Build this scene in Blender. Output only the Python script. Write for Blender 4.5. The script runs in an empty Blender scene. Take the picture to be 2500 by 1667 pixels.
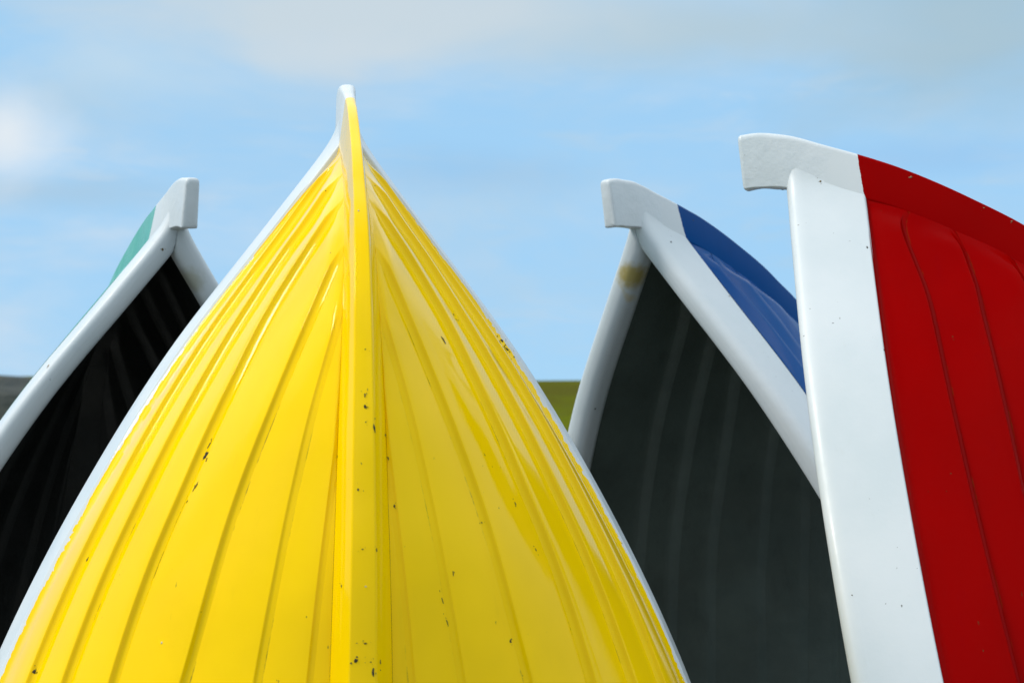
import bpy, bmesh, math, random
from mathutils import Vector, Matrix, Euler, noise
from mathutils.bvhtree import BVHTree
from math import sin, cos, pi, atan, sqrt, exp, radians

scene = bpy.context.scene
COL = scene.collection
random.seed(7)

# ------------------------------------------------------------------ camera
IMG_W, IMG_H, F_PX, HORIZON = 2500.0, 1667.0, 4734.86, 1033.27
CAM_Z = 1.5
PITCH = atan((HORIZON - IMG_H / 2) / F_PX)
cam_d = bpy.data.cameras.new('camera')
cam = bpy.data.objects.new('camera', cam_d)
COL.objects.link(cam)
cam.location = (0, 0, CAM_Z)
cam.rotation_euler = (pi / 2 + PITCH, 0, 0)
cam_d.sensor_width = 36
cam_d.lens = F_PX / IMG_W * 36
cam_d.clip_end = 5000
cam_d.dof.use_dof = True
cam_d.dof.focus_distance = 3.75
cam_d.dof.aperture_fstop = 7.1
scene.camera = cam

# ------------------------------------------------------------------ light
SUN_AZ = Vector((-0.97, -0.24))          # horizontal direction towards the sun
SUN_EL = radians(45)
sun_d = bpy.data.lights.new('sun', 'SUN')
sun_d.energy = 2.15
sun_d.angle = radians(14)
sun_d.color = (1.0, 0.95, 0.88)
sun = bpy.data.objects.new('sun', sun_d)
COL.objects.link(sun)
SUN_AZ.normalize()
to_sun = Vector((SUN_AZ.x * cos(SUN_EL), SUN_AZ.y * cos(SUN_EL), sin(SUN_EL)))
sun.rotation_euler = to_sun.to_track_quat('Z', 'Y').to_euler()
sun.location = (-6, -3, 9)

world = bpy.data.worlds.new('World')
scene.world = world
world.use_nodes = True
wn, wl = world.node_tree.nodes, world.node_tree.links
wn.clear()
w_out = wn.new('ShaderNodeOutputWorld')
w_bg = wn.new('ShaderNodeBackground')
w_sky = wn.new('ShaderNodeTexSky')
w_sky.sky_type = 'NISHITA'
w_sky.sun_disc = False
w_sky.sun_elevation = SUN_EL
w_sky.sun_rotation = math.atan2(SUN_AZ.x, SUN_AZ.y)
w_sky.air_density = 0.75
w_sky.dust_density = 0.0
w_sky.ozone_density = 5.0
w_bg.inputs['Strength'].default_value = 0.14
w_tc = wn.new('ShaderNodeTexCoord')


def wmath(op, a, b=None, c=None):
    n = wn.new('ShaderNodeMath')
    n.operation = op
    for i, v in enumerate((a, b, c)):
        if v is None:
            continue
        if isinstance(v, (int, float)):
            n.inputs[i].default_value = v
        else:
            wl.new(v, n.inputs[i])
    return n.outputs[0]


def wnoise(scale_vec, loc, scale, detail, rough, dist=0.0):
    m = wn.new('ShaderNodeMapping')
    m.inputs['Scale'].default_value = scale_vec
    m.inputs['Location'].default_value = loc
    wl.new(w_tc.outputs['Generated'], m.inputs['Vector'])
    n = wn.new('ShaderNodeTexNoise')
    n.inputs['Scale'].default_value = scale
    n.inputs['Detail'].default_value = detail
    n.inputs['Roughness'].default_value = rough
    n.inputs['Distortion'].default_value = dist
    wl.new(m.outputs[0], n.inputs['Vector'])
    return n.outputs['Fac']


def wramp(v, a, b, lo=0.0, hi=1.0):
    n = wn.new('ShaderNodeMapRange')
    n.interpolation_type = 'SMOOTHSTEP'
    for k, x in (('From Min', a), ('From Max', b), ('To Min', lo), ('To Max', hi)):
        n.inputs[k].default_value = x
    wl.new(v, n.inputs['Value'])
    return n.outputs['Result']


def cloud_bank(az_px, row_px, w_px, h_px, dens):
    """one cloud: a soft elliptical bank at its bearing and elevation in the sky"""
    az = atan((az_px - IMG_W / 2) / F_PX)
    el = atan((HORIZON - row_px) / F_PX)
    sep = wn.new('ShaderNodeSeparateXYZ')
    wl.new(w_tc.outputs['Generated'], sep.inputs[0])
    bearing = wmath('ARCTAN2', sep.outputs['X'], sep.outputs['Y'])
    dx = wmath('DIVIDE', wmath('SUBTRACT', bearing, az), w_px / F_PX)
    dz = wmath('DIVIDE', wmath('SUBTRACT', sep.outputs['Z'], sin(el)), h_px / F_PX)
    r = wmath('SQRT', wmath('ADD', wmath('MULTIPLY', dx, dx), wmath('MULTIPLY', dz, dz)))
    r = wmath('ADD', r, wmath('MULTIPLY', wmath('SUBTRACT', wnoise((1, 1, 2.2), (3.1, 0.4, 1.7), 7.0, 5, 0.55, 0.4), 0.5), 1.5))
    return wmath('MULTIPLY', wramp(r, 0.05, 1.25, 1.0, 0.0), dens)


# streaky thin cloud everywhere in the sky plus the banks that the photograph shows
thin = wramp(wnoise((1, 1, 3.4), (0.3, 1.1, 0.2), 5.5, 6, 0.6, 0.3), 0.38, 0.72, 0.0, 0.75)
thin = wmath('MAXIMUM', thin, wramp(wnoise((1, 1, 5.0), (2.2, 0.6, 4.2), 12.0, 6, 0.62, 0.6), 0.48, 0.74, 0.0, 0.55))
high = wmath('MULTIPLY', wramp(wnoise((1, 1, 2.0), (5.2, 2.3, 0.9), 2.3, 6, 0.55, 0.2), 0.34, 0.56, 0.0, 0.95),
             wramp(wmath('ABSOLUTE', (lambda s: (wl.new(w_tc.outputs['Generated'], s.inputs[0]), s.outputs['Z'])[1])(wn.new('ShaderNodeSeparateXYZ'))), 0.22, 0.42))
mask = thin
BANKS = (((280, 170, 400, 130, .9), (.52, .70, .85)), ((2330, 60, 560, 270, .90), (.37, .53, .63)), ((1720, 70, 860, 135, .95), (.455, .605, .705)),
         ((820, 30, 900, 165, 1.0), (.585, .69, .765)), ((820, 130, 330, 60, .7), (.62, .71, .775)), ((60, 480, 420, 60, .75), (.41, .585, .745)),
         ((10, 345, 215, 175, 1.0), (.77, .84, .90)), ((1150, 420, 330, 70, .45), (.31, .55, .82)), ((2250, 400, 400, 60, .5), (.31, .56, .86)))
w_tint = wn.new('ShaderNodeMix')
w_tint.data_type = 'RGBA'
w_tint.blend_type = 'MULTIPLY'
w_tint.inputs['Factor'].default_value = 1.0
w_tint.inputs[7].default_value = (1.0, 1.08, 1.2, 1)
wl.new(w_sky.outputs[0], w_tint.inputs[6])
w_mix = wn.new('ShaderNodeMix')
w_mix.data_type = 'RGBA'
shade = wn.new('ShaderNodeMix')
shade.data_type = 'RGBA'
shade.inputs[6].default_value = (3.3, 4.55, 5.6, 1)
shade.inputs[7].default_value = (4.4, 5.3, 6.2, 1)
wl.new(wramp(wnoise((1, 1, 2.5), (1.7, 0.2, 2.9), 4.0, 4, 0.5), 0.35, 0.65), shade.inputs['Factor'])
# the thin veil of high haze that evens out the blue
w_veil = wn.new('ShaderNodeMix')
w_veil.data_type = 'RGBA'
w_veil.inputs['Factor'].default_value = 0.92
w_veil.inputs[7].default_value = (2.62, 4.62, 6.55, 1)
wl.new(w_tint.outputs[2], w_veil.inputs[6])
wl.new(mask, w_mix.inputs['Factor'])
wl.new(w_veil.outputs[2], w_mix.inputs[6])
wl.new(shade.outputs[2], w_mix.inputs[7])
sky_col = w_mix.outputs[2]
for geo, rgb in BANKS:
    n_ = wn.new('ShaderNodeMix')
    n_.data_type = 'RGBA'
    n_.inputs[7].default_value = tuple(c_ / 0.14 for c_ in rgb) + (1,)
    wl.new(cloud_bank(*geo), n_.inputs['Factor'])
    wl.new(sky_col, n_.inputs[6])
    sky_col = n_.outputs[2]
w_cloud_fill = wn.new('ShaderNodeMix')          # bright cloud above the view, added to raise the ambient light
w_cloud_fill.data_type = 'RGBA'
w_cloud_fill.inputs[7].default_value = (9.6, 10.0, 10.2, 1)
wl.new(high, w_cloud_fill.inputs['Factor'])
wl.new(sky_col, w_cloud_fill.inputs[6])
wl.new(w_cloud_fill.outputs[2], w_bg.inputs['Color'])
wl.new(w_bg.outputs[0], w_out.inputs['Surface'])

scene.view_settings.view_transform = 'Standard'
scene.view_settings.look = 'None'
scene.view_settings.gamma = 1.0
scene.view_settings.exposure = 0.0
scene.cycles.max_bounces = 8


# ------------------------------------------------------------------ helpers
def tag(o, label=None, cat=None, group=None, kind=None):
    for k, v in (('label', label), ('category', cat), ('group', group), ('kind', kind)):
        if v:
            o[k] = v
    return o


def mesh_obj(name, verts, faces, mat, parent=None, sharp=None, attrs=None):
    me = bpy.data.meshes.new(name)
    me.from_pydata([tuple(v) for v in verts], [], faces)
    me.validate()
    for an, vals in (attrs or {}).items():
        a = me.attributes.new(an, 'FLOAT', 'POINT')
        a.data.foreach_set('value', vals)
    me.polygons.foreach_set('use_smooth', [True] * len(me.polygons))
    if sharp is not None:
        me.set_sharp_from_angle(angle=radians(sharp))
    me.materials.append(mat)
    o = bpy.data.objects.new(name, me)
    COL.objects.link(o)
    o.parent = parent
    return o


class Mat:
    def __init__(self, name):
        self.m = bpy.data.materials.new(name)
        self.m.use_nodes = True
        self.n, self.l = self.m.node_tree.nodes, self.m.node_tree.links
        self.b = self.n['Principled BSDF']
        self.tc = self.n.new('ShaderNodeTexCoord')

    def put(self, sock, v):
        if isinstance(v, (int, float)):
            sock.default_value = v
        elif isinstance(v, tuple):
            sock.default_value = (*v, 1) if len(v) == 3 and sock.type == 'RGBA' else v
        else:
            self.l.new(v, sock)

    def math(self, op, a, b=None, clamp=False):
        n = self.n.new('ShaderNodeMath')
        n.operation = op
        n.use_clamp = clamp
        self.put(n.inputs[0], a)
        if b is not None:
            self.put(n.inputs[1], b)
        return n.outputs[0]

    def vec(self, scale=(1, 1, 1), loc=(0, 0, 0)):
        m = self.n.new('ShaderNodeMapping')
        m.inputs['Scale'].default_value = scale
        m.inputs['Location'].default_value = loc
        self.l.new(self.tc.outputs['Object'], m.inputs['Vector'])
        return m.outputs[0]

    def noise(self, scale, detail=4, rough=0.55, vscale=(1, 1, 1), loc=(0, 0, 0), dist=0.0):
        n = self.n.new('ShaderNodeTexNoise')
        n.inputs['Scale'].default_value = scale
        n.inputs['Detail'].default_value = detail
        n.inputs['Roughness'].default_value = rough
        n.inputs['Distortion'].default_value = dist
        self.l.new(self.vec(vscale, loc), n.inputs['Vector'])
        return n.outputs['Fac']

    def ramp(self, v, a, b, lo=0.0, hi=1.0, smooth=True):
        n = self.n.new('ShaderNodeMapRange')
        if smooth:
            n.interpolation_type = 'SMOOTHSTEP'
        for k, x in (('From Min', a), ('From Max', b), ('To Min', lo), ('To Max', hi)):
            n.inputs[k].default_value = x
        self.l.new(v, n.inputs['Value'])
        return n.outputs['Result']

    def mix(self, f, a, b):
        n = self.n.new('ShaderNodeMix')
        n.data_type = 'RGBA'
        self.put(n.inputs['Factor'], f)
        self.put(n.inputs[6], a)
        self.put(n.inputs[7], b)
        return n.outputs[2]

    def attr(self, name):
        n = self.n.new('ShaderNodeAttribute')
        n.attribute_name = name
        return n.outputs['Fac']

    def xyz(self):
        s = self.n.new('ShaderNodeSeparateXYZ')
        self.l.new(self.tc.outputs['Object'], s.inputs[0])
        return s.outputs

    def bump(self, h, strength, dist, prev=None):
        n = self.n.new('ShaderNodeBump')
        n.inputs['Strength'].default_value = strength
        n.inputs['Distance'].default_value = dist
        self.l.new(h, n.inputs['Height'])
        if prev is not None:
            self.l.new(prev, n.inputs['Normal'])
        return n.outputs[0]

    def spot(self, c, rad, wob=0.6, scale=60):
        """soft-edged stain of its own shape round an object-space point"""
        n = self.n.new('ShaderNodeVectorMath')
        n.operation = 'SUBTRACT'
        self.l.new(self.tc.outputs['Object'], n.inputs[0])
        n.inputs[1].default_value = c
        d = self.n.new('ShaderNodeVectorMath')
        d.operation = 'DIVIDE'
        self.l.new(n.outputs[0], d.inputs[0])
        d.inputs[1].default_value = rad
        ln = self.n.new('ShaderNodeVectorMath')
        ln.operation = 'LENGTH'
        self.l.new(d.outputs[0], ln.inputs[0])
        r = self.math('ADD', ln.outputs['Value'], self.math('MULTIPLY', self.math('SUBTRACT', self.noise(scale, 4), 0.5), wob))
        return self.ramp(r, 0.3, 1.0, 1.0, 0.0)


def gelcoat(name, col, rough=0.16, spec=0.35, mode='strake', white_edge=0.0, fade=None, seed=0.0, white_y=None, grime=0.8):
    """glossy moulded paint: slight colour drift, grime along the laps, scuffs, waviness"""
    M = Mat(name)
    L = (seed, seed * 1.7, seed * 0.6)
    c = col
    drift = M.ramp(M.noise(2.1, 4, 0.6, loc=L), 0.3, 0.7)
    c = M.mix(drift, tuple(x * 0.93 for x in col), tuple(min(1, x * 1.05) for x in col))
    if fade:
        c = M.mix(M.ramp(M.noise(9, 6, 0.7, (3, 3, 0.6), L), 0.45, 0.8, 0, 0.55), c, fade)
    # thin run-off streaks down the hull
    st = M.noise(26, 5, 0.65, (1, 1, 0.05), L)
    c = M.mix(M.ramp(st, 0.60, 0.78, 0, 0.10), c, (col[0] * 0.55, col[1] * 0.5, col[2] * 0.5 + 0.01))
    # specks of dirt
    sp = M.noise(120, 2, 0.5, (1, 1, 0.6), L)
    sp2 = M.noise(6, 3, 0.5, (1, 1, 1), L)
    c = M.mix(M.math('MULTIPLY', M.ramp(sp, 0.735, 0.765), M.ramp(sp2, 0.52, 0.62, 0, 0.85)), c, (0.05, 0.05, 0.02))
    if mode == 'strake':
        seam = M.attr('seam')
        gr = M.math('MULTIPLY', M.ramp(seam, 0.0005, 0.004, 1.0, 0.0), M.ramp(M.noise(14, 6, 0.7, (1, 1, 0.5), L), 0.52, 0.68, 0, grime))
        c = M.mix(gr, c, (0.06, 0.065, 0.015))
        if white_edge:
            ed = M.attr('edge')
            thr = M.math('ADD', M.math('MULTIPLY', M.ramp(M.noise(26, 6, 0.75, (1, 1, 0.8), L), 0.45, 0.75), white_edge), 0.0015)
            c = M.mix(M.math('LESS_THAN', ed, thr), c, (0.61, 0.645, 0.65))
    rg = M.ramp(M.noise(5, 5, 0.6, (1, 1, 0.4), L), 0.3, 0.75, rough * 0.75, rough * 1.6)
    if white_y is not None:
        X = M.xyz()
        lim = M.math('ADD', X['Y'], M.math('MULTIPLY', M.math('SUBTRACT', M.noise(70, 5, 0.7), 0.5), 0.007))
        lim = M.math('ADD', lim, M.math('MULTIPLY', X['Z'], white_y[1]))
        wm = M.math('LESS_THAN', lim, white_y[0])
        c = M.mix(wm, c, (0.61, 0.645, 0.655))
        M.put(M.b.inputs['Specular IOR Level'], M.math('ADD', M.math('MULTIPLY', wm, .5 - spec), spec))
        rg = M.math('MAXIMUM', rg, M.math('MULTIPLY', wm, .4))
    M.put(M.b.inputs['Base Color'], c)
    M.put(M.b.inputs['Roughness'], rg)
    if white_y is None:
        M.b.inputs['Specular IOR Level'].default_value = spec
    b1 = M.bump(M.noise(7, 3, 0.5, (1, 1, 0.35), L), 0.22, 0.006)
    b2 = M.bump(M.noise(240, 2, 0.5, loc=L), 0.05, 0.0006, b1)
    M.l.new(b2, M.b.inputs['Normal'])
    return M


def white_paint(name, seed=0.0, spots=(), lumps=.14):
    M = Mat(name)
    L = (seed, seed * 1.3, seed * 2.1)
    c = M.mix(M.ramp(M.noise(3.0, 5, 0.6, loc=L), 0.3, 0.7), (0.56, 0.612, 0.628), (0.62, 0.655, 0.667))
    c = M.mix(M.ramp(M.noise(30, 5, 0.7, (1, 1, 0.08), L), 0.6, 0.8, 0, 0.14), c, (0.45, 0.46, 0.42))
    sp = M.math('MULTIPLY', M.ramp(M.noise(95, 2, 0.5, loc=L), 0.745, 0.765), M.ramp(M.noise(5, 2, 0.5, loc=L), 0.52, 0.62, 0, 0.8))
    c = M.mix(sp, c, (0.06, 0.055, 0.04))
    for pos, rad, col, amt in spots:
        c = M.mix(M.math('MULTIPLY', M.spot(pos, rad), amt), c, col)
    M.put(M.b.inputs['Base Color'], c)
    M.put(M.b.inputs['Roughness'], M.ramp(M.noise(8, 4, 0.6, loc=L), 0.3, 0.7, 0.28, 0.5))
    b1 = M.bump(M.noise(30, 4, 0.6, loc=L), lumps, 0.004)
    b2 = M.bump(M.noise(160, 3, 0.6, loc=L), lumps * .4, 0.001, b1)
    M.l.new(b2, M.b.inputs['Normal'])
    return M.m


# ------------------------------------------------------------------ the mould that all four boats come from
def pchip(xk, yk):
    n = len(xk)
    h = [xk[i + 1] - xk[i] for i in range(n - 1)]
    dl = [(yk[i + 1] - yk[i]) / h[i] for i in range(n - 1)]
    m = [0.0] * n
    for i in range(1, n - 1):
        m[i] = (dl[i - 1] * h[i] + dl[i] * h[i - 1]) / (h[i] + h[i - 1])
    m[0] = 2 * dl[0] - m[1]
    m[-1] = dl[-1]

    def f(x):
        if x <= xk[0]:
            return yk[0] + (x - xk[0]) * m[0]
        if x >= xk[-1]:
            return yk[-1] + (x - xk[-1]) * m[-1]
        i = 0
        while x > xk[i + 1]:
            i += 1
        t = (x - xk[i]) / h[i]
        t2, t3 = t * t, t * t * t
        return (2 * t3 - 3 * t2 + 1) * yk[i] + (t3 - 2 * t2 + t) * h[i] * m[i] + (-2 * t3 + 3 * t2) * yk[i + 1] + (t3 - t2) * h[i] * m[i + 1]
    return f


def smooth(x):
    x = max(0.0, min(1.0, x))
    return x * x * (3 - 2 * x)


# u is the distance below the stem head along the boat, y runs from the open side to the keel, x across the beam
_b = pchip([0.08, .3, .55, .8, 1.1, 1.5, 2.3], [.0023, .1644, .3456, .4920, .6339, .7610, .88])
half_beam = lambda u: max(0.0, _b(u))
sheer_y = lambda u: 0.14986 * u + 0.0284 * u * u
G_DEPTH, G_WIDTH, G_FLARE = 0.162, 0.0785, 0.034
stem_u = pchip([-.09, 0, .10, .25, .40, .55, .70, .78, .84, .88, .905, .92], [0, .002, .0338, .0899, .1658, .2601, .4007, .56, .78, 1.05, 1.5, 2.4])

# stem and keel as a path in (y, u) with inward normals
PATH = []
yy = -0.09
while yy < 0.918:
    PATH.append((yy, stem_u(yy)))
    yy += .0015 if yy < -.0805 else 0.010 if yy < .74 else (0.004 if yy < .88 else .0015)
arc = [0.0]
for a, b_ in zip(PATH, PATH[1:]):
    arc.append(arc[-1] + math.hypot(b_[0] - a[0], b_[1] - a[1]))
PN = []
for i in range(len(PATH)):
    a, b_ = PATH[max(0, i - 2)], PATH[min(len(PATH) - 1, i + 2)]
    ty, tu = b_[0] - a[0], b_[1] - a[1]
    l_ = math.hypot(ty, tu)
    PN.append((-tu / l_, ty / l_))
sided = pchip([0, .12, .30, .55, .85, 1.2, 1.7, 2.6], [.120, .115, .088, .076, .066, .055, .05, .05])      # depth of the stem
edge_hw = pchip([0, .10, .22, .5, .7, .95, 1.3, 1.7, 2.6], [.0185, .016, .0108, .0090, .0098, .013, .0175, .0225, .026])    # half width of its front edge
rab_hw = pchip([0, .10, .3, .6, .9, 1.3, 1.7, 2.6], [.0205, .021, .022, .0220, .028, .041, .051, .058])       # half width at the hull
RAB = [(PATH[i][0] + PN[i][0] * sided(arc[i]), PATH[i][1] + PN[i][1] * sided(arc[i]), rab_hw(arc[i])) for i in range(len(PATH))]


def rabbet(u):
    for i in range(1, len(RAB)):
        if RAB[i][1] >= u:
            a, b_ = RAB[i - 1], RAB[i]
            t = (u - a[1]) / max(1e-6, b_[1] - a[1])
            return a[0] + (b_[0] - a[0]) * t, a[2] + (b_[2] - a[2]) * t
    return RAB[-1][0], RAB[-1][2]


U0 = 0.150
sec_m = pchip([.17, .3, .45, .63, .9, 2.3], [1.05, 1.14, 1.21, 1.29, 1.37, 1.6])


def base_pt(u, xi):
    """point of the smooth hull under the laps; xi = 1 at the gunwale, 0 at the keel"""
    yr, hr = rabbet(u)
    bd = max(hr + 0.001, half_beam(u) - G_FLARE - 0.012)
    yd = sheer_y(u) + G_DEPTH - 0.004
    yr = max(yr, yd + 0.002)
    m = sec_m(u)
    e = max(0.0, min(1.0, xi))
    k = (1 - e ** m) ** (1 / m)
    x = hr + (bd - hr) * xi
    return Vector((x, yd + (yr - yd) * k, -u))


def base_nrm(u, xi):
    h = 0.004
    a = base_pt(u + h, xi) - base_pt(u - h, xi)
    x0, x1 = max(0, xi - .01), min(1, xi + .01)
    b_ = base_pt(u, x1) - base_pt(u, x0)
    n = a.cross(b_)
    if n.length < 1e-9:
        return Vector((0, 1, 0))
    n.normalize()
    return n if n.y > 0 or n.x > 0 and n.y > -.3 else -n


# each lap: where it leaves the stem, its place between keel (0) and gunwale (1) further down, the height of its step
LAPS = [
    ('beam', [.188, .30, .45, .63, .81, 1.11], [0, .101, .204, .315, .405, .520], .0105, ([.28, .45, .63, .81, 1.11], [.090, .100, .107, .113, .122])),
    ('beam', [.230, .30, .45, .63, .81, 1.11], [0, .064, .158, .262, .348, .460], .011, ([.28, .45, .63, .81, 1.11], [.176, .196, .203, .204, .202])),
    ('beam', [.290, .45, .63, .81, 1.11], [0, .109, .202, .280, .381], .011, ([.33, .45, .63, .81, 1.11], [.255, .280, .294, .293, .282])),
    ('beam', [.385, .45, .63, .81, 1.11], [0, .053, .127, .195, .280], .0095),
    ('share', [.485, .63, .81, .95, 1.11, 2.3], [0, .107, .171, .196, .217, .26], .0052),
    ('share', [.68, .95, 1.11, 2.3], [0, .050, .066, .11], .004),
]


def lap_fn(how, us, xs, step=0, behind=None):
    """share: place between keel 0 and gunwale 1; beam: metres from the centre plane;
    behind: metres behind the gunwale's edge, which takes over further down"""
    if how == 'share':
        g = pchip(us, xs)
        return us[0], lambda u: max(0.0, min(1.0, g(u)))
    off = pchip(us, [rabbet(us[0])[1]] + xs[1:])
    bh = pchip(*behind) if behind else None

    def f(u):
        u = min(u, 1.11)
        hr = rabbet(u)[1]
        bd = max(hr + .001, half_beam(u) - G_FLARE - .012)
        a = max(0.0, min(1.0, (off(u) - hr) / (bd - hr)))
        if behind:
            k = max(0.0, min(1.0, bh(u) / max(.001, rabbet(u)[0] - sheer_y(u) - G_DEPTH + .004)))
            m = sec_m(u)
            w = smooth((u - us[0] - .02) / .22)
            a = a * (1 - w) + w * (1 - k ** m) ** (1 / m)
        return a
    return us[0], f


LINES = [(U0, lambda u: 1.0)] + [lap_fn(*a_) for a_ in LAPS]
LINES.append((LINES[-1][0], lambda u: 0.0))
STEP = [a_[3] for a_ in LAPS] + [0.0]
TS = [(i / 63) ** 1.35 for i in range(64)]


def plank_grid(j, uend, inward=0.0):
    """rows of (point, seam, edge) for plank j between lap lines j and j+1"""
    ua, fa = LINES[j]
    ub, fb = LINES[j + 1]
    ea, eb = uend(fa), uend(fb)
    rows = []
    for t in TS:
        u1, u2 = ua + (ea - ua) * t, ub + (eb - ub) * t
        x1, x2 = fa(u1), fb(u2)
        W = max(1e-5, (base_pt(u1, x1) - base_pt(u2, x2)).length)
        st = STEP[j] * smooth((u2 - ub - 0.002) / 0.05)
        sc = min(1.0, W / 0.045)
        e0 = 0.0125 * sc
        last = j == len(LINES) - 2
        fl = smooth((u2 - ub - .01) / .10)
        body = [(0.0, .011 * fl), (.0012, .0075 * fl), (.0035, .0040 * fl), (.0065, .0014 * fl), (e0, 0.0)] if j == 0 else [(e0, 0.0)]
        for q in (.2, .4, .6, .8):
            d = e0 + (W - .003 * sc - e0) * q
            body.append((d, st * q))
        if last:
            body.append((W, 0.0))
        else:
            body += [(W - .003 * sc, st), (W - .0008 * sc, st * .99), (W + .0004 * sc, st * .92), (W + .0016 * sc, st * .62), (W + .0035 * sc, st * .36),
                     (W + .0062 * sc, st * .17), (W + .0095 * sc, st * .05), (W + .0135 * sc, -.0009)]
        if inward and not last:       # the lining follows the laps as soft broad flutes
            e0 = .026 * sc
            body = [(e0, 0.0)] + [(e0 + (W - .006 * sc - e0) * q, st * q) for q in (.25, .5, .75)]
            body += [(W - .006 * sc, st), (W - .001 * sc, st * .92), (W + .005 * sc, st * .66), (W + .012 * sc, st * .33), (W + .019 * sc, st * .1), (W + .027 * sc, -.0006)]
        row = []
        h = .004
        g1 = (base_pt(u1, max(0, x1 - h)) - base_pt(u1, max(0, x1 - h) + h)).length / h
        g2 = (base_pt(u2, max(0, x2 - h)) - base_pt(u2, max(0, x2 - h) + h)).length / h
        xs = x1 - e0 / max(g1, .01) if j > 0 else x1
        for d, off in body:
            if d > W:
                u, xi = u2, x2 - (d - W) / max(g2, .01)
            elif j > 0:
                v = (d - e0) / max(1e-6, W - e0)
                u, xi = u1 + (u2 - u1) * v, xs + (x2 - xs) * v
            else:
                v = d / W
                u, xi = u1 + (u2 - u1) * v, x1 + (x2 - x1) * v
            xi = max(0.0, min(1.0, xi))
            p = base_pt(u, xi) + base_nrm(u, xi) * (off - inward)
            if t == 0 and not inward:      # hood ends tuck in under the stem
                p += Vector((-.003, 0, .004))
            if inward:
                p.x = -0.001 if (t == 0 or last and (d, off) == body[-1]) else max(0.002, p.x)
            if inward and j == 0 and not row:      # lining up to the back of the gunwale
                row.append((Vector((max(.002, half_beam(u) - .054), sheer_y(u) + .072, -u)), .5, .5))
            row.append((p, max(0, d - e0) if (j > 0 and d <= W) else .5, d if j == 0 else .5))
        rows.append(row)
    return rows


def grid_faces(nr, nc, flip):
    fs = []
    for i in range(nr - 1):
        for k in range(nc - 1):
            q = (i * nc + k, i * nc + k + 1, (i + 1) * nc + k + 1, (i + 1) * nc + k)
            fs.append(q[::-1] if flip else q)
    return fs


def round_poly(pts, radii, seg=6):
    """closed polygon with rounded corners"""
    out = []
    n = len(pts)
    for i in range(n):
        p, a, b_ = Vector(pts[i]), Vector(pts[i - 1]), Vector(pts[(i + 1) % n])
        r = radii[i]
        if r <= 0:
            out.append(p)
            continue
        da, db = (a - p), (b_ - p)
        ra, rb = min(r, da.length * .49), min(r, db.length * .49)
        s0, s1 = p + da.normalized() * ra, p + db.normalized() * rb
        for k in range(seg + 1):
            t = k / seg
            out.append(s0 * (1 - t) ** 2 + p * 2 * t * (1 - t) * 1.0 + s1 * t * t)
    return out


def gunwale_section(u):
    b, s = half_beam(u), sheer_y(u)
    b = .0175 + .016 * math.log(1 + exp(min(60, (_b(u) - .0175) / .016)))     # runs out smoothly into the stem head
    w = G_WIDTH
    pts = [(b - .050, s + G_DEPTH - .001), (b - G_FLARE, s + G_DEPTH), (b + .003, s - .005), (b - w, s - .005), (b - w, s + .058), (b - .047, s + .082)]
    return round_poly(pts, [0, .006, .042, .040, .018, 0], 7)


CHIPS = []


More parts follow.
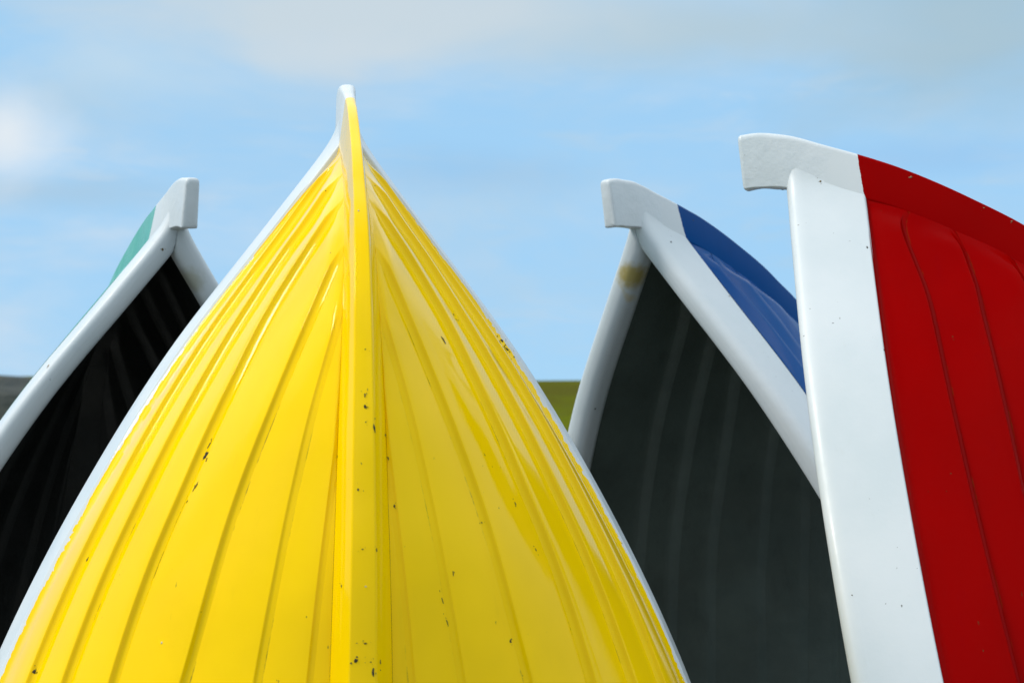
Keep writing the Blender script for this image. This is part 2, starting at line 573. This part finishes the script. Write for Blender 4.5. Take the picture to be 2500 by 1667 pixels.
def make_boat(name, label, key, hull_mat, stem_mat, white_mat, head_mat, inner_mat, fit):
    bx, by, yaw, lean, roll, H = fit
    R = Euler((lean, -roll, yaw), 'XYZ')
    Rm = R.to_matrix()
    tip = Vector((bx, by, H))
    L0 = H / Rm[2][2]
    base = tip + Rm @ Vector((0, 0, -L0))
    root = bpy.data.objects.new(name, None)
    root.empty_display_size = 0.3
    COL.objects.link(root)
    root.location = base
    root.rotation_euler = R
    tag(root, label, 'boat', 'upended boat halves standing on the grass')
    up = Vector((0, 0, L0))

    def uend_pt(fn):          # u at which a point function of u reaches the ground
        lo, hi = 1.2, 2.6
        for _ in range(40):
            mid = (lo + hi) / 2
            if (tip + Rm @ fn(mid)).z > 0.005:
                lo = mid
            else:
                hi = mid
        return lo

    def mirror(p, sx):
        return Vector((p.x * sx, p.y, p.z)) + up

    parts = []
    for sx in (1, -1):
        ue = lambda f: uend_pt(lambda u: (lambda p: Vector((p.x * sx, p.y, p.z)))(base_pt(u, f(u))))
        inner_v, inner_f = [], []
        for j in range(len(LINES) - 1):
            rows = plank_grid(j, ue)
            nc = len(rows[0])
            V = [mirror(p, sx) for r in rows for p, _, _ in r]
            o = mesh_obj('strake', V, grid_faces(len(rows), nc, sx > 0), hull_mat, root, 38,
                         {'seam': [s for r in rows for _, s, _ in r], 'edge': [e for r in rows for _, _, e in r]})
            parts.append(o)
            rows = plank_grid(j, ue, 0.017)
            off, nc = len(inner_v), len(rows[0])
            inner_v += [mirror(p, sx) for r in rows for p, _, _ in r]
            inner_f += [tuple(off + q for q in f) for f in grid_faces(len(rows), nc, sx < 0)]
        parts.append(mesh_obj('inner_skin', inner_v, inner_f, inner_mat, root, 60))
        # gunwale
        ge = uend_pt(lambda u: Vector((half_beam(u) * sx, sheer_y(u), -u)))
        V, n = [], None
        NR = 90
        for i in range(NR):
            u = .073 + (ge - .073) * (i / (NR - 1)) ** 1.25
            sec = gunwale_section(u)
            n = len(sec)
            V += [mirror(Vector((max(0.0004, q.x), q.y, -u)), sx) for q in sec]
        F = []
        for i in range(NR - 1):
            for k in range(n):
                q = (i * n + k, i * n + (k + 1) % n, (i + 1) * n + (k + 1) % n, (i + 1) * n + k)
                F.append(q if sx > 0 else q[::-1])
        F.append(tuple(range(n))[::-1] if sx > 0 else tuple(range(n)))
        F.append(tuple((NR - 1) * n + k for k in range(n)) if sx > 0 else tuple((NR - 1) * n + k for k in range(n))[::-1])
        parts.append(mesh_obj('gunwale', V, F, white_mat, root, 42))
    # stem and keel, in one sweep split into the white stem head and the coloured keel
    ke = uend_pt(lambda u: Vector((0, RAB[-1][0], -u)))
    rings = []
    for i, (py, pu) in enumerate(PATH):
        if pu > ke:
            break
        d, e, r = sided(arc[i]), edge_hw(arc[i]), rab_hw(arc[i])
        ny, nu = PN[i]
        hb = 1 - smooth((py + .02) / .12)
        ny, nu = ny * (1 - hb) + .085 * max(0, -py / .09) * hb, nu * (1 - hb) + hb
        deep = d + .006 * smooth((py - .10) / .1)
        hr_ = .010 * (1 - smooth((py - .16) / .1)) + .0032
        poly = round_poly([(e, 0), (r, d), (r - .004, deep + .002), (-r + .004, deep + .002), (-r, d), (-e, 0)], [min(hr_, e * .75), .002, min(hr_, .012), min(hr_, .012), .002, min(hr_, e * .75)], 4)
        inset = .009 * (1 - sqrt(max(0.0, 1 - (1 - min(1.0, (py + .09) / .009)) ** 2))) if py < -.081 else 0.0
        mid = d / 2
        ring = []
        for q in poly:
            x, t = q.x * (1 - inset / r), mid + (q.y - mid) * (1 - inset / (d / 2))
            t += .0025 * hb * noise.noise((py * 22 + 9 * bx, q.x * 30, q.y * 22))
            x *= 1 + .05 * hb * noise.noise((py * 18, q.y * 25, 4.4 + bx))
            ring.append(Vector((x, py + ny * t, -(pu + nu * t))) + up)
        rings.append(ring)
    # last ring right on the ground
    lastp = rings[-1]
    rings.append([v + Vector((0, 0.0, -1)) * max(0.0, (base + Rm @ v).z - .005) for v in lastp])
    cut = next(i for i, p in enumerate(PATH) if p[0] > .115)
    for nm, seg, mt in (('stem_head', rings[:cut + 1], head_mat), ('keel', rings[cut:], stem_mat)):
        V = [v for r_ in seg for v in r_]
        n = len(seg[0])
        F = []
        for i in range(len(seg) - 1):
            for k in range(n):
                F.append((i * n + k, (i + 1) * n + k, (i + 1) * n + (k + 1) % n, i * n + (k + 1) % n))
        F.append(tuple(range(n)) if nm == 'stem_head' else tuple((len(seg) - 1) * n + k for k in range(n))[::-1])
        o = mesh_obj(nm, V, F, mt, root, 50)
        parts.append(o)
    return root, parts


# ------------------------------------------------------------------ ground, hill
gm = Mat('grass')
gc = gm.mix(gm.ramp(gm.noise(.35, 6, .6), .35, .65), (.055, .085, .018), (.10, .115, .03))
gc = gm.mix(gm.ramp(gm.noise(7, 6, .7), .4, .7, 0, .6), gc, (.035, .05, .014))
gm.put(gm.b.inputs['Base Color'], gc)
gm.b.inputs['Roughness'].default_value = .9
gm.b.inputs['Specular IOR Level'].default_value = .05
gm.l.new(gm.bump(gm.noise(60, 5, .7), .8, .03), gm.b.inputs['Normal'])

S = 2500
tag(mesh_obj('ground', [(-S, -S, 0), (S, -S, 0), (S, S, 0), (-S, S, 0)], [(0, 1, 2, 3)], gm.m), kind='structure')

pm = Mat('bounce_concrete')  # unseen paved area, added to bounce light up onto the hulls
pc = pm.mix(pm.ramp(pm.noise(1.2, 6, .65), .3, .7), (.20, .195, .175), (.26, .255, .235))
pc = pm.mix(pm.ramp(pm.noise(14, 6, .7), .45, .75, 0, .5), pc, (.15, .145, .13))
pm.put(pm.b.inputs['Base Color'], pc)
pm.b.inputs['Roughness'].default_value = .85
pm.l.new(pm.bump(pm.noise(90, 5, .7), .5, .004), pm.b.inputs['Normal'])
V = []
for a_ in range(28):
    th = 2 * pi * a_ / 28
    rr = 5.6 + .5 * noise.noise((cos(th) * 2, sin(th) * 2, 3.0))
    V.append((rr * 1.35 * cos(th), 3.2 + rr * sin(th), .004))
tag(mesh_obj('bounce_pavement', V, [tuple(range(28))], pm.m), kind='structure')

hm = Mat('hillside')
hc = hm.mix(hm.ramp(hm.noise(.06, 6, .62, (1, 1, 3)), .38, .62), (.10, .098, .016), (.125, .15, .009))
hc = hm.mix(hm.ramp(hm.noise(.9, 6, .7), .45, .7, 0, .5), hc, (.09, .10, .03))
hm.put(hm.b.inputs['Base Color'], hc)
hm.b.inputs['Roughness'].default_value = .95
hm.b.inputs['Specular IOR Level'].default_value = 0
hm.l.new(hm.bump(hm.noise(1.5, 6, .7), .9, .5), hm.b.inputs['Normal'])
NX, NY = 120, 40
V = []
for iy in range(NY):
    for ix in range(NX):
        x = -220 + 440 * ix / (NX - 1)
        y = 60 + 200 * iy / (NY - 1)
        t = smooth((y - 62) / 95)
        z = t * (5.05 + .5 * noise.noise((x * .012, 3.3, .2)) + .12 * noise.noise((x * .09, y * .05, 1.1)) - .0055 * x) - .3 * (1 - t)
        V.append((x, y, z))
tag(mesh_obj('hill', V, grid_faces(NY, NX, False), hm.m), kind='structure')

# ------------------------------------------------------------------ the four boats
FIT = {
    'Y': (-0.33395, 3.90185, 3.26824, 0.00953, 0.00860, 2.13498 + 0.05131),
    'R': (0.58305, 4.21425, -1.87220, 0.02746, 0.00235, 2.13498 - 0.00245),
    'B': (0.29792, 4.94600, -0.82753, 0.06795, 0.01941, 2.13498 - 0.01374),
    'G': (-0.81250, 4.75125, 0.48500, 0.08220, -0.01242, 2.13498 - 0.03515),
}


def inner_paint_shade(name, f):
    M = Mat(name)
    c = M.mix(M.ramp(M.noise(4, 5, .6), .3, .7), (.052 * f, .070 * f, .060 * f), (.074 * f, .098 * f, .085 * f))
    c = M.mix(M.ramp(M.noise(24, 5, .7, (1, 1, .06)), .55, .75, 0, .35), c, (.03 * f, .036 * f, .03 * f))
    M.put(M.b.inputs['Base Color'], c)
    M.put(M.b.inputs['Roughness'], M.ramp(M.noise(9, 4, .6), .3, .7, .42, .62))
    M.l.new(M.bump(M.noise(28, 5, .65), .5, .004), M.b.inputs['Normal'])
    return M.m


COLS = {'Y': ((.93, .59, .0), .05, .11, None), 'R': ((.26, .0, .0), .14, .02, None), 'B': ((.0, .055, .22), .06, .06, None), 'G': ((.06, .36, .27), .2, .3, (.20, .48, .42))}
rust = ((.42, .24, .03))
SPOTS = {
    'Y': (), 'R': (),
    'B': (((-.055, .05, 2.12 - .235), (.055, .07, .05), (.42, .31, .05), .9), ((-.085, .06, 2.12 - .33), (.012, .05, .09), (.55, .43, .16), .6)),
    'G': (((.05, .06, 2.10 - .24), (.05, .06, .05), (.30, .28, .14), .55),),
}
BOATS = {
    'Y': ('upended_boat', 'yellow half boat standing bow up, its keel turned to the viewer'),
    'R': ('upended_boat', 'red half boat standing bow up, seen from its side'),
    'B': ('upended_boat', 'blue half boat standing bow up with dark open inside and white gunwales'),
    'G': ('upended_boat', 'green half boat standing bow up, mostly hidden behind the yellow one'),
}
BUILT = {}
for i, k in enumerate('YRBG'):
    col, rough, spec, fade = COLS[k]
    sd = 3.7 * i
    hull = gelcoat('hull_' + k, col, rough, spec, 'strake', .0045 if k == 'Y' else 0, fade, sd, grime=.85 if k == 'Y' else .35).m
    stem = gelcoat('keel_' + k, col, rough * 1.3, spec, 'keel', 0, fade, sd + 1, (.160 + .15 * FIT[k][5], .15)).m
    white = white_paint('white_' + k, sd, SPOTS[k])
    head = white_paint('head_white_' + k, sd + 2, (), .5)
    inner = inner_paint_shade('inside_' + k, .07 if k == 'G' else 1.15)  # green boat's unlit inside: its shade is put into a near-black colour
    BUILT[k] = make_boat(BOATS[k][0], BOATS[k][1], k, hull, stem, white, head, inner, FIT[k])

# ------------------------------------------------------------------ small chips, scuffs and lichen on the paint
bpy.context.view_layer.update()


def cm(name, col, rough=.8):
    M = Mat(name)
    c = M.mix(M.ramp(M.noise(300, 4, .7), .4, .65), col, tuple(x * .35 for x in col))
    M.put(M.b.inputs['Base Color'], c)
    M.b.inputs['Roughness'].default_value = rough
    return M.m


CH = {'dark': cm('chip_dark', (.030, .024, .012)), 'olive': cm('chip_olive', (.10, .095, .02)), 'pale': cm('chip_pale', (.62, .60, .52)), 'tan': cm('chip_tan', (.40, .28, .16)), 'umber': cm('chip_umber', (.16, .10, .012))}
TREES = {}
for k, (root, parts) in BUILT.items():
    vs, fs = [], []
    for o in parts:
        mw = root.matrix_world
        off = len(vs)
        vs += [mw @ v.co for v in o.data.vertices]
        fs += [tuple(off + q for q in p.vertices) for p in o.data.polygons]
    TREES[k] = BVHTree.FromPolygons(vs, fs)


def ray(px, py):
    d = Vector(((px - IMG_W / 2) / F_PX, 1.0, -(py - IMG_H / 2) / F_PX))
    c, s = cos(PITCH), sin(PITCH)
    return Vector((d.x, d.y * c - d.z * s, d.y * s + d.z * c)).normalized()


def chip(k, px, py, size, stretch, ang, mat, n=1, spread=0.0):
    """n ragged flakes within spread metres of the point of boat k seen at a pixel"""
    loc, nrm, _, _ = TREES[k].ray_cast(Vector((0, 0, CAM_Z)), ray(px, py))
    if loc is None:
        return
    root = BUILT[k][0]
    inv = root.matrix_world.inverted()
    rg = random.Random(int(px * 7 + py))
    if nrm.dot(loc - Vector((0, 0, CAM_Z))) > 0:
        nrm = -nrm
    zax = Vector((0, 0, 1))
    t1 = (zax - nrm * zax.dot(nrm)).normalized()
    t2 = nrm.cross(t1)
    A, B = t1 * cos(ang) + t2 * sin(ang), t2 * cos(ang) - t1 * sin(ang)
    V, F = [], []
    for q in range(n):
        c = Vector((rg.gauss(0, 1) * spread * stretch, rg.gauss(0, 1) * spread, 0)) if q else Vector((0, 0, 0))
        sz = size * .85 * (1 if q == 0 else rg.uniform(.15, .5))
        m = 11
        o0 = len(V)
        for lev, hh in ((1.0, .0002), (.72, .0011)):
            for a in range(m):
                th = 2 * pi * a / m
                rr = sz * lev * (0.55 + .55 * abs(noise.noise((a * .9 + q * 3.1, px * .01, py * .013))) * 2)
                pos = loc + A * (c.x + cos(th) * rr * stretch) + B * (c.y + sin(th) * rr)
                hit = TREES[k].find_nearest(pos)
                if hit[0] is not None:
                    nn = hit[1] if hit[1].dot(nrm) > 0 else -hit[1]
                    pos = hit[0] + nn * hh
                V.append(inv @ pos)
        for a in range(m):
            F.append((o0 + a, o0 + (a + 1) % m, o0 + m + (a + 1) % m, o0 + m + a))
        F.append(tuple(o0 + m + a for a in range(m)))
    mesh_obj('paint_chip', V, F, CH[mat], root)


for a in (
    ('Y', 503, 1112, .0055, 1.9, -.35, 'dark', 7, .005), ('Y', 512, 1085, .002, 4.5, -.35, 'dark', 3, .003), ('Y', 476, 1190, .0011, 12, -.33, 'olive', 5, .0025),
    ('Y', 213, 1366, .0028, 1.6, -.4, 'dark', 5, .004), ('Y', 84, 1638, .0035, 1.6, -.4, 'dark', 7, .004), ('Y', 795, 466, .0013, 1.2, 0, 'dark', 1, 0),
    ('Y', 728, 437, .0045, 2.6, -.6, 'dark', 4, .003), ('Y', 786, 372, .0022, 2.6, -.6, 'dark', 3, .003), ('Y', 1083, 831, .0034, 3.4, .35, 'olive', 3, .001), ('Y', 1086, 836, .0016, 3.0, .35, 'pale', 1, 0),
    ('Y', 1225, 832, .003, 2.0, .55, 'dark', 8, .006), ('Y', 1238, 853, .0035, 1.8, .55, 'olive', 9, .006), ('Y', 1107, 768, .0012, 3.5, -.3, 'dark', 3, .002), ('Y', 1118, 782, .0011, 2, .5, 'olive', 2, .002),
    ('Y', 892, 853, .002, .5, 0, 'dark', 4, .003), ('Y', 891, 965, .0016, 4, 0, 'umber', 6, .002), ('Y', 891, 992, .0030, 1.8, 0, 'dark', 6, .003), ('Y', 893, 1030, .0015, 1, 0, 'umber', 3, .004),
    ('Y', 914, 1046, .0022, 5, 0, 'dark', 4, .002), ('Y', 940, 1062, .0018, 1.6, 0, 'umber', 3, .003), ('Y', 948, 1120, .0014, 3, .1, 'umber', 5, .003), ('Y', 874, 1195, .0022, 1.4, 0, 'umber', 3, .004), ('Y', 963, 1234, .002, 2, .1, 'umber', 3, .002),
    ('Y', 885, 1340, .0024, .6, 0, 'umber', 5, .004), ('Y', 919, 1342, .0018, 2, 0, 'umber', 3, .004), ('Y', 893, 1431, .0025, .5, 0, 'pale', 1, 0), ('Y', 834, 1430, .0022, 1, 0, 'umber', 4, .003),
    ('Y', 892, 1570, .004, .45, 0, 'umber', 7, .006), ('Y', 869, 1612, .0045, 1.1, 0, 'dark', 7, .004), ('Y', 905, 1615, .0026, .6, 0, 'umber', 8, .007), ('Y', 911, 1640, .0028, 3.2, 0, 'dark', 3, .002), ('Y', 928, 1615, .0018, 3, 0, 'dark', 2, .003),
    ('Y', 1246, 1565, .003, 1.1, 0, 'dark', 6, .004), ('Y', 1258, 1230, .0022, 2, .3, 'umber', 3, .003), ('Y', 1176, 1275, .0016, 1.5, .3, 'umber', 3, .003), ('Y', 1308, 1342, .0014, 3, .3, 'umber', 3, .002), ('Y', 1106, 1398, .0016, 4, 0, 'umber', 2, .003),
    ('Y', 1080, 1465, .0012, 7, .25, 'olive', 3, .002), ('Y', 1092, 1520, .0011, 9, .25, 'olive', 3, .002), ('Y', 1518, 1325, .0012, 1, 0, 'dark', 1, 0), ('Y', 395, 1569, .0018, 1.6, 0, 'pale', 1, 0), ('Y', 875, 515, .0022, 1, 0, 'pale', 1, 0),
    ('Y', 1010, 493, .0022, 3.2, .6, 'dark', 3, .002), ('Y', 883, 320, .0013, 1.4, 0, 'dark', 2, .002),
    ('R', 2224, 433, .0045, .6, .3, 'tan', 3, .003), ('R', 2117, 604, .0028, 1.4, 0, 'dark', 3, .002), ('R', 2159, 855, .0024, 1.2, 0, 'dark', 2, .002), ('R', 2402, 508, .0022, .5, .4, 'tan', 4, .005), ('R', 2470, 540, .003, .6, .4, 'tan', 4, .005),
    ('R', 2003, 443, .0035, 1, 0, 'umber', 5, .004), ('R', 1910, 463, .003, 1.2, 0, 'dark', 2, .002), ('R', 2080, 1452, .0018, 1, 0, 'umber', 1, 0),
    ('B', 1638, 591, .0058, .5, .6, 'dark', 1, 0), ('B', 1453, 998, .0042, 1, 0, 'dark', 1, 0), ('B', 1780, 723, .0025, 1, 0, 'tan', 2, .002),
    ('G', 397, 609, .0042, 1.6, .2, 'umber', 3, .003), ('G', 118, 893, .0035, 1.4, 0, 'tan', 2, .002),
):
    chip(*a)

# ------------------------------------------------------------------ rock outcrop on the skyline at the left
rm = Mat('rock')
rc = rm.mix(rm.ramp(rm.noise(.8, 6, .65), .35, .65), (.035, .045, .042), (.075, .08, .065))
rc = rm.mix(rm.ramp(rm.noise(.35, 3, .5, loc=(4, 2, 1)), .55, .65), rc, (.20, .20, .16))
rm.put(rm.b.inputs['Base Color'], rc)
rm.b.inputs['Roughness'].default_value = .95
rm.l.new(rm.bump(rm.noise(1.3, 6, .7), 1, .6), rm.b.inputs['Normal'])
bm = bmesh.new()
bmesh.ops.create_icosphere(bm, subdivisions=5, radius=1)
for v in bm.verts:
    p = v.co.copy()
    q = 1 + .22 * noise.noise(p * 1.7) + .10 * noise.noise(p * 4.1) + .05 * noise.noise(p * 9)
    v.co = Vector((p.x * 7.5 * q, p.y * 4 * q, max(-.2, p.z) * 3.05 * (1 + .10 * noise.noise(p * 2.3))))
me = bpy.data.meshes.new('rock_outcrop')
bm.to_mesh(me)
bm.free()
me.materials.append(rm.m)
ro = bpy.data.objects.new('rock_outcrop', me)
COL.objects.link(ro)
ro.location = (-17.5, 56, 0)
tag(ro, 'dark grey rock outcrop on the skyline behind the green boat', 'rock')
